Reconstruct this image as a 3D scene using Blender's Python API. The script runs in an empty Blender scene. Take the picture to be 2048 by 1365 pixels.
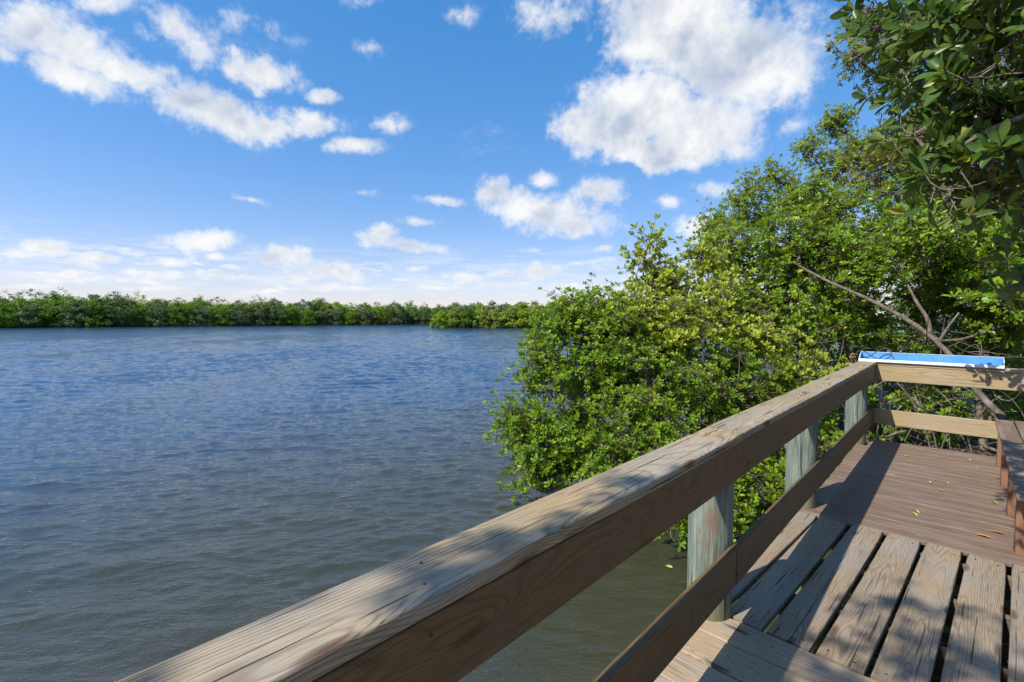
import bpy, bmesh, math, random
import numpy as np
from mathutils import Vector, Matrix
R = math.radians
rng = np.random.default_rng(11)
random.seed(5)
sc = bpy.context.scene
col = sc.collection

# ------------------------------------------------------------------ camera
F, PIT, YAW, HC = 945.3, 0.0548, 0.7635, 1.52
fw = np.array([-math.sin(YAW)*math.cos(PIT), math.cos(YAW)*math.cos(PIT), -math.sin(PIT)])
rt = np.array([math.cos(YAW), math.sin(YAW), 0.0])
up = np.cross(rt, fw)
CAM = np.array([0, 0, HC])
def ray(px, py):
    return fw + rt*(px-1024)/F - up*(py-682.5)/F
def P(px, py, d):
    """world point seen at a photo position, d metres deep"""
    return CAM + ray(px, py)*d
cd = bpy.data.cameras.new('camera'); cam = bpy.data.objects.new('camera', cd); col.objects.link(cam)
cam.matrix_world = Matrix(((rt[0], up[0], -fw[0], 0), (rt[1], up[1], -fw[1], 0), (rt[2], up[2], -fw[2], HC), (0, 0, 0, 1)))
cd.sensor_width = 36; cd.lens = F/2048*36; cd.clip_start = 0.05; cd.clip_end = 20000
sc.camera = cam
WZ = -1.05          # water level
SUN = np.array([-0.27, -0.90, 1.0]); SUN /= np.linalg.norm(SUN)

# ------------------------------------------------------------------ helpers
def tag(o, label=None, cat=None, group=None, kind=None):
    if label: o['label'] = label
    if cat: o['category'] = cat
    if group: o['group'] = group
    if kind: o['kind'] = kind
    return o
def empty(name, loc=(0, 0, 0), label=None, cat=None, group=None):
    o = bpy.data.objects.new(name, None); o.location = loc; o.empty_display_size = .1
    col.objects.link(o); return tag(o, label, cat, group)
def link(name, me, m, parent=None, loc=None):
    if m is not None and len(me.materials) == 0: me.materials.append(m)
    o = bpy.data.objects.new(name, me); col.objects.link(o)
    if loc is not None: o.location = loc
    if parent is not None:
        o.parent = parent
        if loc is not None: o.location = Vector(loc)-parent.location
        else: o.location = -parent.location
    return o
def np_mesh(name, V, groups, attr=None, smooth=False):
    """groups: list of (n,k) index arrays"""
    me = bpy.data.meshes.new(name)
    V = np.asarray(V, np.float32)
    groups = [g for g in groups if len(g)]
    loops = np.concatenate([g.ravel() for g in groups]).astype(np.int32)
    tot = np.concatenate([np.full(len(g), g.shape[1]) for g in groups]).astype(np.int32)
    st = np.concatenate([[0], np.cumsum(tot)[:-1]]).astype(np.int32)
    me.vertices.add(len(V)); me.vertices.foreach_set('co', V.ravel())
    me.loops.add(len(loops)); me.loops.foreach_set('vertex_index', loops)
    me.polygons.add(len(tot)); me.polygons.foreach_set('loop_start', st); me.polygons.foreach_set('loop_total', tot)
    me.polygons.foreach_set('use_smooth', np.full(len(tot), smooth))
    if attr is not None:
        a = me.attributes.new('leaf', 'FLOAT_COLOR', 'POINT')
        a.data.foreach_set('color', np.asarray(attr, np.float32).ravel())
    me.update(); me.validate()
    return me
def nrm(a): return a/np.maximum(np.linalg.norm(a, axis=-1, keepdims=True), 1e-9)

# ------------------------------------------------------------------ shader helpers
class NT:
    def __init__(s, tree): s.t = tree; s.n = tree.nodes; s.l = tree.links
    def add(s, typ, **kw):
        n = s.n.new(typ)
        for k, v in kw.items(): setattr(n, k, v)
        return n
    def put(s, sock, v):
        if v is None: return
        if isinstance(v, bpy.types.NodeSocket): s.l.new(v, sock)
        elif hasattr(sock.default_value, '__len__') and not hasattr(v, '__len__'):
            sock.default_value = [v]*len(sock.default_value)
        elif hasattr(v, '__len__') and len(v) == 3 and hasattr(sock.default_value, '__len__') and len(sock.default_value) == 4:
            sock.default_value = (*v, 1)
        else: sock.default_value = v
    def m(s, op, a, b=None, c=None, clamp=False):
        n = s.add('ShaderNodeMath', operation=op, use_clamp=clamp)
        for i, v in enumerate((a, b, c)): s.put(n.inputs[i], v)
        return n.outputs[0]
    def vm(s, op, a, b=None, out=0, scale=None):
        n = s.add('ShaderNodeVectorMath', operation=op)
        s.put(n.inputs[0], a); s.put(n.inputs[1], b)
        if scale is not None: s.put(n.inputs['Scale'], scale)
        return n.outputs[out]
    def noise(s, v, scale=1., detail=3., rough=.5, dist=0., out=0):
        n = s.add('ShaderNodeTexNoise'); s.put(n.inputs['Vector'], v)
        n.inputs['Scale'].default_value = scale; n.inputs['Detail'].default_value = detail
        n.inputs['Roughness'].default_value = rough; n.inputs['Distortion'].default_value = dist
        return n.outputs[out]
    def mr(s, v, a, b, c=0., d=1., smooth=False):
        n = s.add('ShaderNodeMapRange', interpolation_type='SMOOTHSTEP' if smooth else 'LINEAR', clamp=True)
        for i, x in enumerate((v, a, b, c, d)): s.put(n.inputs[i], x)
        return n.outputs[0]
    def mix(s, f, a, b, mode='MIX'):
        n = s.add('ShaderNodeMix', data_type='RGBA', blend_type=mode)
        s.put(n.inputs[0], f); s.put(n.inputs[6], a); s.put(n.inputs[7], b)
        return n.outputs[2]
    def comb(s, x, y, z):
        n = s.add('ShaderNodeCombineXYZ')
        for i, v in enumerate((x, y, z)): s.put(n.inputs[i], v)
        return n.outputs[0]
    def sep(s, v):
        n = s.add('ShaderNodeSeparateXYZ'); s.put(n.inputs[0], v); return n.outputs
    def bump(s, h, strength=.5, dist=.01, normal=None):
        n = s.add('ShaderNodeBump'); s.put(n.inputs['Height'], h); s.put(n.inputs['Strength'], strength); s.put(n.inputs['Distance'], dist)
        if normal is not None: s.put(n.inputs['Normal'], normal)
        return n.outputs[0]
def material(name):
    m = bpy.data.materials.new(name); m.use_nodes = True
    N = NT(m.node_tree); b = m.node_tree.nodes['Principled BSDF']
    return m, N, b

def wood(name, light, dark, warm, ringf=55, fibre=.5, grain=.5, knots=1.0, rough=.75, bump=.6, crack=.5, grey=.35, wscale=1.0):
    """board timber; the local X axis runs along the grain"""
    m, N, b = material(name)
    tc = N.add('ShaderNodeTexCoord'); oi = N.add('ShaderNodeObjectInfo')
    p = N.vm('ADD', tc.outputs['Object'], N.vm('SCALE', (37.1, 3.3, 5.7), scale=oi.outputs['Random']))
    x, y, z = N.sep(p)
    lo = N.noise(N.vm('MULTIPLY', p, (.9, 5, 5)), 1, 2, .5)
    # knots
    v = N.add('ShaderNodeTexVoronoi', feature='F1', voronoi_dimensions='2D')
    N.put(v.inputs['Vector'], N.comb(N.m('MULTIPLY', x, 1.15), N.m('MULTIPLY', N.m('ADD', y, N.m('MULTIPLY', z, .7)), 4.3), 0)); v.inputs['Scale'].default_value = 1
    d = v.outputs['Distance']
    kf = N.mr(d, .0, .30, 1, 0, True)
    kcore = N.mr(d, .035, .085, knots, 0, True)
    yy = N.m('ADD', N.m('FRACT', N.m('MULTIPLY', oi.outputs['Random'], 7.7)), -.5)
    ry = N.m('ADD', tc.outputs['Object'], 0)
    ox, oy, oz = N.sep(tc.outputs['Object'])
    r0 = N.vm('LENGTH', N.comb(N.m('MULTIPLY', ox, .035), N.m('ADD', oy, N.m('MULTIPLY', yy, .14)), N.m('ADD', oz, .07)), out=1)
    rc = N.m('ADD', N.m('ADD', N.m('MULTIPLY', r0, ringf*1.6), N.m('MULTIPLY', lo, min(ringf, 80)*.11)), N.m('MULTIPLY', kf, -min(ringf, 80)*.05*knots))
    rings = N.m('MULTIPLY_ADD', N.m('SINE', N.m('MULTIPLY', rc, 6.283)), .5, .5)
    rings = N.m('POWER', rings, 4.0)
    fib = N.noise(N.vm('MULTIPLY', p, (11, 260, 260)), 1, 3, .65)
    fib2 = N.noise(N.vm('MULTIPLY', p, (3.2, 60, 60)), 1, 4, .65)
    wz = N.noise(N.vm('MULTIPLY', p, (1.4*wscale, 7*wscale, 7*wscale)), 1, 4, .6)
    blotch = N.noise(p, 2.3, 3, .6)
    c = N.mix(N.m('MULTIPLY', rings, grain), light, dark)
    c = N.mix(N.m('MULTIPLY', N.mr(fib, .42, .64), fibre), c, N.mix(.35, dark, (.04, .03, .02)))
    c = N.mix(N.m('MULTIPLY', N.mr(fib2, .45, .8), fibre*.6), c, dark)
    c = N.mix(N.m('MULTIPLY', N.mr(wz, .42, .72, 0, 1, True), .6), c, warm)
    g = tuple(np.mean(light)*np.array([1.0, .97, .93]))
    c = N.mix(N.m('MULTIPLY', N.mr(blotch, .4, .65, 0, 1, True), grey), c, g)
    kr = N.m('MULTIPLY_ADD', N.m('SINE', N.m('MULTIPLY', d, 120)), .1, .85)
    c = N.mix(N.m('MULTIPLY', kcore, kr), c, (.075, .033, .015))
    cr = N.mr(N.noise(N.vm('MULTIPLY', p, (1.6, 95, 95)), 1, 2, .5), .655, .70, 0, crack, True)
    c = N.mix(cr, c, (.02, .014, .01))
    N.put(b.inputs['Base Color'], c); b.inputs['Roughness'].default_value = rough
    h = N.m('SUBTRACT', N.m('ADD', N.m('MULTIPLY', rings, .5), N.m('MULTIPLY', fib, .5)), N.m('MULTIPLY', cr, 2.0))
    N.put(b.inputs['Normal'], N.bump(h, bump, .003))
    b.inputs['Specular IOR Level'].default_value = .3
    return m

M_cap = wood('weathered_cap_timber', (.43, .345, .22), (.18, .13, .075), (.46, .31, .14), ringf=125, grain=.75, fibre=.7, knots=.9, grey=.4, crack=.8, bump=1.0)
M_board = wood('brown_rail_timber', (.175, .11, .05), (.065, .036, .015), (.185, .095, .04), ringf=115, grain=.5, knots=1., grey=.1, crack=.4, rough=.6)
M_far = wood('pale_rail_timber', (.43, .345, .20), (.25, .175, .085), (.36, .25, .12), ringf=60, grain=.45, knots=.8, grey=.25, crack=.4)
M_plank = wood('grey_deck_timber', (.345, .27, .185), (.155, .112, .074), (.34, .24, .14), ringf=135, grain=.62, fibre=.65, knots=.8, grey=.45, bump=.7, crack=.8)
M_plank2 = wood('pale_deck_timber', (.42, .335, .235), (.20, .14, .09), (.42, .28, .14), ringf=95, grain=.65, fibre=.5, knots=1., grey=.3, crack=.7)
M_joist = wood('joist_timber', (.20, .15, .09), (.1, .07, .04), (.16, .11, .06), ringf=40, grain=.5, knots=.5)

def composite(name, base, dark, lightc):
    m, N, b = material(name)
    tc = N.add('ShaderNodeTexCoord'); oi = N.add('ShaderNodeObjectInfo')
    p = N.vm('ADD', tc.outputs['Object'], N.vm('SCALE', (31.1, 3.3, 5.7), scale=oi.outputs['Random']))
    f = N.noise(N.vm('MULTIPLY', p, (9, 150, 150)), 1, 3, .65)
    f2 = N.noise(N.vm('MULTIPLY', p, (2.2, 14, 14)), 1, 4, .6)
    w = N.noise(p, 5, 5, .7)
    sp = N.noise(p, 60, 2, .6)
    c = N.mix(N.mr(f, .3, .7), base, dark)
    c = N.mix(N.m('MULTIPLY', N.mr(f2, .4, .7, 0, 1, True), .6), c, lightc)
    c = N.mix(N.m('MULTIPLY', oi.outputs['Random'], .25), c, dark)
    c = N.mix(N.mr(w, .64, .72, 0, .55, True), c, (.34, .31, .29))
    c = N.mix(N.mr(sp, .72, .76, 0, .6, True), c, (.42, .39, .36))
    N.put(b.inputs['Base Color'], c); N.put(b.inputs['Roughness'], N.mr(f2, .3, .7, .5, .75))
    N.put(b.inputs['Normal'], N.bump(f, .5, .0015))
    return m
M_comp = composite('brown_composite', (.215, .15, .108), (.125, .08, .055), (.28, .215, .17))
M_benchleg = composite('reddish_composite', (.26, .13, .075), (.2, .095, .055), (.29, .16, .10))

def post_mat():
    m, N, b = material('green_treated_post')
    tc = N.add('ShaderNodeTexCoord'); oi = N.add('ShaderNodeObjectInfo')
    p = N.vm('ADD', tc.outputs['Object'], N.vm('SCALE', (3.1, 3.3, 35.7), scale=oi.outputs['Random']))
    f = N.noise(N.vm('MULTIPLY', p, (110, 110, 5)), 1, 3, .6)
    f2 = N.noise(N.vm('MULTIPLY', p, (20, 20, 2.2)), 1, 4, .65)
    w = N.noise(N.vm('MULTIPLY', p, (6, 6, 2.5)), 1, 4, .6)
    c = N.mix(N.mr(f2, .35, .68, 0, 1, True), (.15, .205, .165), (.26, .30, .245))
    c = N.mix(N.mr(f, .42, .66, 0, .75), c, (.07, .07, .052))
    c = N.mix(N.mr(w, .56, .68, 0, .85, True), c, (.19, .12, .085))
    z = N.sep(tc.outputs['Object'])[2]
    c = N.mix(N.mr(N.m('ADD', z, N.m('MULTIPLY', f2, .15)), .03, .28, .8, 0, True), c, (.17, .15, .05))
    cr = N.mr(N.noise(N.vm('MULTIPLY', p, (32, 32, .9)), 1, 2, .5), .66, .70, 0, .9, True)
    c = N.mix(cr, c, (.02, .018, .014))
    N.put(b.inputs['Base Color'], c); b.inputs['Roughness'].default_value = .8
    N.put(b.inputs['Normal'], N.bump(N.m('SUBTRACT', f, N.m('MULTIPLY', cr, 1.5)), .7, .004))
    return m
M_post = post_mat()

def simple(name, c, rough=.5, metal=0, var=0.0, vs=8, c2=None, bump=0):
    m, N, b = material(name)
    tc = N.add('ShaderNodeTexCoord')
    n = N.noise(tc.outputs['Object'], vs, 4, .6)
    c2 = c2 or tuple(x*.6 for x in c)
    N.put(b.inputs['Base Color'], N.mix(N.mr(n, .4, .7, 0, var, True), c, c2))
    b.inputs['Roughness'].default_value = rough; b.inputs['Metallic'].default_value = metal
    if bump: N.put(b.inputs['Normal'], N.bump(n, bump, .003))
    return m
M_blue = simple('faded_blue_plastic', (.085, .29, .62), .45, var=.45, vs=7, c2=(.16, .40, .70))
M_white = simple('white_plastic', (.80, .81, .80), .4, var=.3, vs=20, c2=(.6, .6, .58))
M_black = simple('black_rubber', (.035, .045, .055), .5, var=.5, vs=15)
M_scratch = simple('white_pen', (.33, .52, .75), .7)
M_rust = simple('rusty_metal', (.18, .08, .045), .7, metal=.2, var=.8, vs=60, c2=(.32, .18, .12))
M_mud = simple('dark_mud', (.045, .036, .026), .8, var=.8, vs=4, c2=(.02, .017, .012), bump=.6)

def bark(name, a, bcol, sc_=(14, 14, 3)):
    m, N, b = material(name)
    tc = N.add('ShaderNodeTexCoord')
    n = N.noise(tc.outputs['Object'], 18, 5, .65); n2 = N.noise(tc.outputs['Object'], 3, 3, .5)
    c = N.mix(N.mr(n, .35, .65, 0, 1, True), a, bcol)
    c = N.mix(N.mr(n2, .55, .7, 0, .5, True), c, (.30, .28, .24))
    N.put(b.inputs['Base Color'], c); b.inputs['Roughness'].default_value = .85
    N.put(b.inputs['Normal'], N.bump(n, .8, .01))
    return m
M_bark = bark('mangrove_bark', (.18, .14, .105), (.075, .055, .042))
M_twig = bark('mangrove_twig', (.24, .19, .15), (.11, .085, .065))
M_dead = bark('dead_twig', (.20, .165, .135), (.08, .062, .05))

def leafmat(name, dark, mid=None, light=None, old=(.42, .33, .03), rough=.46, trans=.28, hue_obj=0., spec=.32, dull=None, agef=.985):
    m, N, b = material(name)
    at = N.add('ShaderNodeAttribute', attribute_name='leaf'); r, g, s = N.sep(at.outputs['Vector'])
    geo = N.add('ShaderNodeNewGeometry')
    c = N.mix(N.mr(r, 0, .6), dark, mid)
    c = N.mix(N.mr(r, .6, 1), c, light)
    g = N.m('MULTIPLY', g, agef)
    tcl = N.add('ShaderNodeTexCoord'); ln = N.noise(tcl.outputs['Object'], 45, 3, .6)
    c = N.mix(N.m('MULTIPLY', N.mr(ln, .45, .75), .35), c, light)
    c = N.mix(N.mr(ln, .24, .32, .5, 0), c, (.10, .075, .03))
    c = N.mix(N.mr(g, .955, .962), c, old)
    c = N.mix(N.mr(g, .990, .993), c, (.55, .20, .02))
    c = N.mix(N.m('MULTIPLY', s, .25), c, N.mix(.5, light, mid))       # midrib
    if hue_obj:
        oi = N.add('ShaderNodeObjectInfo')
        c = N.mix(N.m('MULTIPLY', oi.outputs['Random'], hue_obj), c, dull or light)
    under = N.mix(.55, c, tuple(np.array(light)*.9+.035))
    c2 = N.mix(geo.outputs['Backfacing'], c, under)
    N.put(b.inputs['Base Color'], c2)
    N.put(b.inputs['Roughness'], N.mr(geo.outputs['Backfacing'], 0, 1, rough, .7))
    b.inputs['Specular IOR Level'].default_value = spec
    tr = N.add('ShaderNodeBsdfTranslucent'); N.put(tr.inputs[0], N.mix(.5, c, tuple(np.array(light)*1.6*np.array([1.1, 1, .35]))))
    mx = N.add('ShaderNodeMixShader'); mx.inputs[0].default_value = trans
    N.l.new(b.outputs[0], mx.inputs[1]); N.l.new(tr.outputs[0], mx.inputs[2])
    N.l.new(mx.outputs[0], m.node_tree.nodes['Material Output'].inputs[0])
    return m
L_bush = leafmat('red_mangrove_leaf', (.036, .105, .007), (.11, .24, .010), (.32, .42, .02))
L_pale = leafmat('pale_mangrove_leaf', (.18, .26, .03), (.31, .40, .04), (.45, .50, .06), rough=.5)
L_gloss = leafmat('glossy_mangrove_leaf', (.045, .115, .008), (.12, .24, .012), (.31, .42, .02), rough=.34)
L_back = leafmat('background_mangrove_leaf', (.095, .17, .013), (.18, .28, .018), (.32, .41, .03), rough=.5)
L_olive = leafmat('olive_mangrove_leaf', (.11, .16, .03), (.20, .24, .05), (.33, .34, .07), rough=.5)
L_over = leafmat('overhanging_leaf', (.022, .058, .012), (.05, .11, .018), (.17, .24, .03), agef=.972, rough=.36, trans=.22)
L_far = [leafmat('far_leaf_green', (.06, .135, .008), (.12, .25, .011), (.22, .38, .018), trans=.15, hue_obj=.45, rough=.6, spec=.2, dull=(.05, .09, .02)),
         leafmat('far_leaf_grey', (.07, .12, .04), (.12, .185, .06), (.19, .26, .09), trans=.15, hue_obj=.35, rough=.6, spec=.2, dull=(.14, .16, .08)),
         leafmat('far_leaf_yellow', (.14, .24, .010), (.25, .39, .014), (.38, .48, .03), trans=.15, hue_obj=.5, rough=.6, spec=.2, dull=(.24, .24, .10))]

# ------------------------------------------------------------------ boards
def board(name, a, b_, w, t, m, parent=None, side=(0, 0, 1), bev=.005, warp=.0015, seg=.12):
    """a board from a to b_; w across (perpendicular to 'side' normal), t thick along side. local X along grain"""
    a = Vector(a); b_ = Vector(b_); X = (b_-a).normalized(); L = (b_-a).length
    Z = Vector(side); Z = (Z-X*Z.dot(X)).normalized(); Y = Z.cross(X)
    n = max(2, int(L/seg)); bm = bmesh.new()
    # cross-section with rounded corners
    hw, ht = w/2, t/2; pr = []
    k = 2
    for (sx, sy, a0) in ((1, 1, 0), (-1, 1, 90), (-1, -1, 180), (1, -1, 270)):
        for i in range(k+1):
            an = R(a0+90*i/k); pr.append((sx*(hw-bev)+bev*math.cos(an), sy*(ht-bev)+bev*math.sin(an)))
    ph = [random.uniform(0, 6) for _ in range(6)]
    rings = []
    for i in range(n+1):
        x = L*i/n
        oy = warp*(math.sin(x*1.3+ph[0])+.6*math.sin(x*3.1+ph[1])); oz = warp*(math.sin(x*1.1+ph[2])+.5*math.sin(x*2.7+ph[3]))
        rings.append([bm.verts.new((x, p[0]+oy+random.uniform(-1, 1)*warp*.25, p[1]+oz)) for p in pr])
    q = len(pr)
    for i in range(n):
        for j in range(q):
            f = bm.faces.new((rings[i][j], rings[i][(j+1) % q], rings[i+1][(j+1) % q], rings[i+1][j])); f.smooth = True
    bm.faces.new(list(reversed(rings[0]))); bm.faces.new(rings[-1])
    bmesh.ops.recalc_face_normals(bm, faces=bm.faces)
    me = bpy.data.meshes.new(name); bm.to_mesh(me); bm.free()
    me.materials.append(m)
    o = bpy.data.objects.new(name, me); col.objects.link(o)
    mat = Matrix(((X.x, Y.x, Z.x, a.x), (X.y, Y.y, Z.y, a.y), (X.z, Y.z, Z.z, a.z), (0, 0, 0, 1)))
    if parent is not None:
        o.parent = parent
        o.matrix_basis = Matrix.Translation(-parent.location) @ mat
    else: o.matrix_basis = mat
    # keep broad faces crisp: only the rounded corners stay smooth
    for p in me.polygons:
        if p.area > .6*seg*min(w-2*bev, t-2*bev) and len(p.vertices) == 4: p.use_smooth = False
    return o

def post(name, x, y, r, z0, z1, parent):
    bm = bmesh.new(); n = 28; zs = np.linspace(z0, z1, 14); rr = []
    ph = [random.uniform(0, 6) for _ in range(4)]
    for z in zs:
        ring = []
        for i in range(n):
            a = 2*math.pi*i/n
            q = r*(1+.02*math.sin(2*a+ph[0])+.012*math.sin(3*a+ph[1]+z)+.006*math.sin(9*a+ph[2]))
            ring.append(bm.verts.new((q*math.cos(a), q*math.sin(a), z-z0*0)))
        rr.append(ring)
    for k in range(len(zs)-1):
        for i in range(n):
            f = bm.faces.new((rr[k][i], rr[k][(i+1) % n], rr[k+1][(i+1) % n], rr[k+1][i])); f.smooth = True
    bm.faces.new(rr[-1])
    me = bpy.data.meshes.new(name); bm.to_mesh(me); bm.free(); me.materials.append(M_post)
    o = bpy.data.objects.new(name, me); col.objects.link(o); o.parent = parent
    o.location = Vector((x, y, 0))-parent.location
    return o

XA = -.749
rail = empty('timber_railing', (-.85, 3, 0), 'long weathered timber railing with flat cap, running from the foreground beside the water', 'railing')
ZC = .953
board('cap_rail', (XA-.09, -2.6, ZC-.019), (XA-.09, 2.405, ZC-.019), .18, .038, M_cap, rail, bev=.006)
board('cap_rail', (XA-.089, 2.409, ZC-.0185), (XA-.089, 7.178+.17, ZC-.0185), .181, .038, M_cap, rail, bev=.006)
board('face_board', (-.779, -2.6, ZC-.041-.0915), (-.779, 7.175, ZC-.041-.0915), .181, .038, M_board, rail, side=(1, 0, 0), bev=.005)
board('lower_board', (-.779, -2.6, .290), (-.779, 2.382, .290), .184, .038, M_board, rail, side=(1, 0, 0))
board('lower_board', (-.7785, 2.387, .287), (-.7785, 7.175, .287), .184, .038, M_board, rail, side=(1, 0, 0))
board('splice_board', (-.818, 2.9, .79), (-.818, 3.51, .79), .19, .036, M_far, rail, side=(1, 0, 0))
for y in (-1.4, .52, 2.42, 4.31, 6.93):
    post('post', -.905, y, .107, WZ-.6, ZC-.12, rail)

rail2 = empty('timber_railing', (.4, 7.25, 0), 'sunlit pale timber railing closing the far end of the deck, under the blue tray', 'railing')
board('cap_rail', (XA+.003, 7.27, ZC-.019), (2.2, 7.27, ZC-.019), .18, .038, M_far, rail2, bev=.006)
board('face_board', (XA-.008, 7.199, ZC-.041-.0915), (2.2, 7.199, ZC-.041-.0915), .181, .038, M_far, rail2, side=(0, 1, 0))
board('lower_board', (XA-.008, 7.199, .289), (.385, 7.199, .289), .184, .038, M_far, rail2, side=(0, 1, 0))
for x in (.62, 2.1):
    post('post', x, 7.33, .1, WZ-.6, ZC-.045, rail2)

# ------------------------------------------------------------------ deck
deck = empty('boardwalk_deck', (0, 3, 0), 'weathered grey timber boardwalk deck of loose planks in the foreground', 'boardwalk')
y = 2.424
k = 0
while y > -2.6:
    w = .2
    board('cross_plank', (-.935, y-w/2, -.019+.002*random.random()), (1.9, y-w/2, -.019), w-.009, .038, M_plank2, deck, bev=.007, warp=.002)
    y -= w+.002; k += 1
# long planks slightly askew, with wide gaps
for i in range(14):
    xr0 = -.655+.2*(i-0)+random.uniform(-.004, .004)   # right edge at the near end
    w = (.172, .178, .176, .176, .172, .176, .17)[i % 7]
    if i == 0: pass
    a = (xr0-w/2, 2.434, -.019+random.uniform(-.002, .002)); b = (xr0-w/2+.097, 4.145+random.uniform(-.008, .006), -.019+random.uniform(-.002, .002))
    board('long_plank', a, b, w, .038, M_plank, deck, bev=.007, warp=.002)
board('long_plank', (-.862-.075, 2.55, -.019), (-.862+.022, 4.14, -.019), .176, .038, M_plank, deck, bev=.007)
for yy in (2.47, 2.95, 3.5, 4.05, -.5, .7, 1.8):
    board('joist', (-.93, yy, -.115), (2.0, yy, -.115), .14, .038, M_joist, deck, side=(0, 1, 0))
for xx in (-.91, .6, 1.9):
    board('beam', (xx+.02, -2.6, -.30), (xx+.02, 4.1, -.30), .18, .07, M_joist, deck, side=(1, 0, 0))
cdeck = empty('composite_deck', (-.2, 5.6, 0), 'brown composite deck platform of narrow boards at the far end by the bench', 'deck')
y = 4.152; k = 0
while y < 7.12:
    w = .139
    x0 = -.868+.004*math.sin(y*9) if y+w < 6.83 or True else 0
    x0 = -.868+random.uniform(-.003, .003)
    if y+w/2 > 6.80: x0 = -.775
    board('deck_board', (x0, y+w/2, -.014), (2.0, y+w/2, -.014), w-.0035, .026, M_comp, cdeck, bev=.003, warp=.0005)
    y += w; k += 1
for yy in (4.25, 5.0, 5.7, 6.4, 7.08):
    board('joist', (-.85, yy, -.12), (2.0, yy, -.12), .16, .04, M_joist, cdeck, side=(0, 1, 0))
for xx in (-.83, .6, 1.9):
    board('beam', (xx, 4.16, -.31), (xx, 7.1, -.31), .2, .07, M_joist, cdeck, side=(1, 0, 0))
for (xx, yy) in ((.6, 4.6), (1.9, 4.6), (.6, 2.0), (1.9, 2.), (1.9, 6.9)):
    post('pile', xx, yy, .09, WZ-.6, -.22, cdeck)

bench = empty('deck_bench', (.5, 5.6, 0), 'brown composite bench built along the right side of the deck', 'bench')
for i in range(3):
    x = .270+.066+i*.142
    board('seat_board', (x, 4.16, .408), (x, 7.14-.02*(i == 0), .408), .132, .026, M_comp, bench, bev=.003)
for y in (4.40, 5.16, 6.03, 6.80):
    board('leg', (.33, y, 0.0), (.33, y, .393), .09, .09, M_benchleg, bench, side=(0, 1, 0), bev=.004)
    board('leg', (.66, y, 0.0), (.66, y, .393), .09, .09, M_benchleg, bench, side=(0, 1, 0), bev=.004)
    board('cross_rail', (.376, y, .33), (.614, y, .33), .09, .03, M_benchleg, bench, side=(0, 1, 0), bev=.003)

nail_me = None
def nail(loc, nrm_, parent):
    global nail_me
    if nail_me is None:
        bm = bmesh.new(); bmesh.ops.create_cone(bm, cap_ends=True, segments=10, radius1=.0046, radius2=.0040, depth=.003)
        nail_me = bpy.data.meshes.new('nail'); bm.to_mesh(nail_me); bm.free(); nail_me.materials.append(M_nail)
    o = bpy.data.objects.new('nail', nail_me); col.objects.link(o); o.parent = parent
    o.location = Vector(loc)-parent.location; o.rotation_euler = Vector(nrm_).to_track_quat('Z', 'Y').to_euler()
M_nail = simple('dark_nail', (.05, .035, .028), .6, metal=.3, var=.6, vs=80, c2=(.14, .07, .04))
for y in (.52, 2.40, 4.31, 6.93):
    for dy, z in ((-.03, .79), (.035, .87)): nail((-.7585, y+dy, z), (1, 0, 0), rail)
    for dy, z in ((-.028, .25), (.03, .335)): nail((-.7585, y+dy, z), (1, 0, 0), rail)
    for dy, x in ((-.02, -.80), (.025, -.875)): nail((x, y+dy+.07, ZC+.0012), (0, 0, 1), rail)
for i in range(6):
    for yy, sh in ((2.475, 0), (4.06, .092)):
        for dx in (-.05, .05): nail((-.655+.2*i-.086+sh+dx+random.uniform(-.008, .008), yy+random.uniform(-.008, .008), .0022), (0, 0, 1), deck)
for yy in (2.32, 2.12, 1.92):
    for x in (-.70, -.28, .15): nail((x+random.uniform(-.01, .01), yy+random.uniform(-.03, .03), .0015), (0, 0, 1), deck)

# ------------------------------------------------------------------ fish measuring tray on far rail
tray = empty('measuring_tray', (-.3, 7.27, ZC), 'long blue plastic trough with white edge, lying on the far railing', 'tray')
def box(bm, x0, x1, y0, y1, z0, z1):
    v = [bm.verts.new(p) for p in ((x0, y0, z0), (x1, y0, z0), (x1, y1, z0), (x0, y1, z0), (x0, y0, z1), (x1, y0, z1), (x1, y1, z1), (x0, y1, z1))]
    for f in ((0, 3, 2, 1), (4, 5, 6, 7), (0, 1, 5, 4), (1, 2, 6, 5), (2, 3, 7, 6), (3, 0, 4, 7)): bm.faces.new([v[i] for i in f])
    return v
def bobj(name, fn, m, parent, bev=.002):
    bm = bmesh.new(); fn(bm)
    if bev: bmesh.ops.bevel(bm, geom=bm.edges[:], offset=bev, segments=2, affect='EDGES')
    me = bpy.data.meshes.new(name); bm.to_mesh(me); bm.free()
    return link(name, me, m, parent)
TX0, TX1 = -.93, .322
bobj('trough_floor', lambda bm: box(bm, TX0+.006, TX1-.006, 7.166, 7.335, ZC+.002, ZC+.010), M_blue, tray)
bobj('back_wall', lambda bm: box(bm, TX0, TX1, 7.336, 7.346, ZC+.002, ZC+.108), M_blue, tray)
bobj('front_lip', lambda bm: box(bm, TX0, TX1, 7.155, 7.165, ZC+.001, ZC+.034), M_white, tray)
def endwall(x, t):
    def f(bm):
        pts = [(7.166, ZC+.002), (7.335, ZC+.002), (7.335, ZC+.106), (7.30, ZC+.106), (7.166, ZC+.034)]
        a = [bm.verts.new((x, p[0], p[1])) for p in pts]; b = [bm.verts.new((x+t, p[0], p[1])) for p in pts]
        bm.faces.new(list(reversed(a))); bm.faces.new(b)
        for i in range(5): bm.faces.new((a[i], a[(i+1) % 5], b[(i+1) % 5], b[i]))
        bmesh.ops.recalc_face_normals(bm, faces=bm.faces)
    return f
bobj('end_wall', endwall(TX0, .005), M_white, tray, .001)
bobj('end_panel', endwall(TX0+.006, .006), M_blue, tray, .001)
bobj('end_wall', endwall(TX1-.005, .005), M_white, tray, .001)
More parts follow.
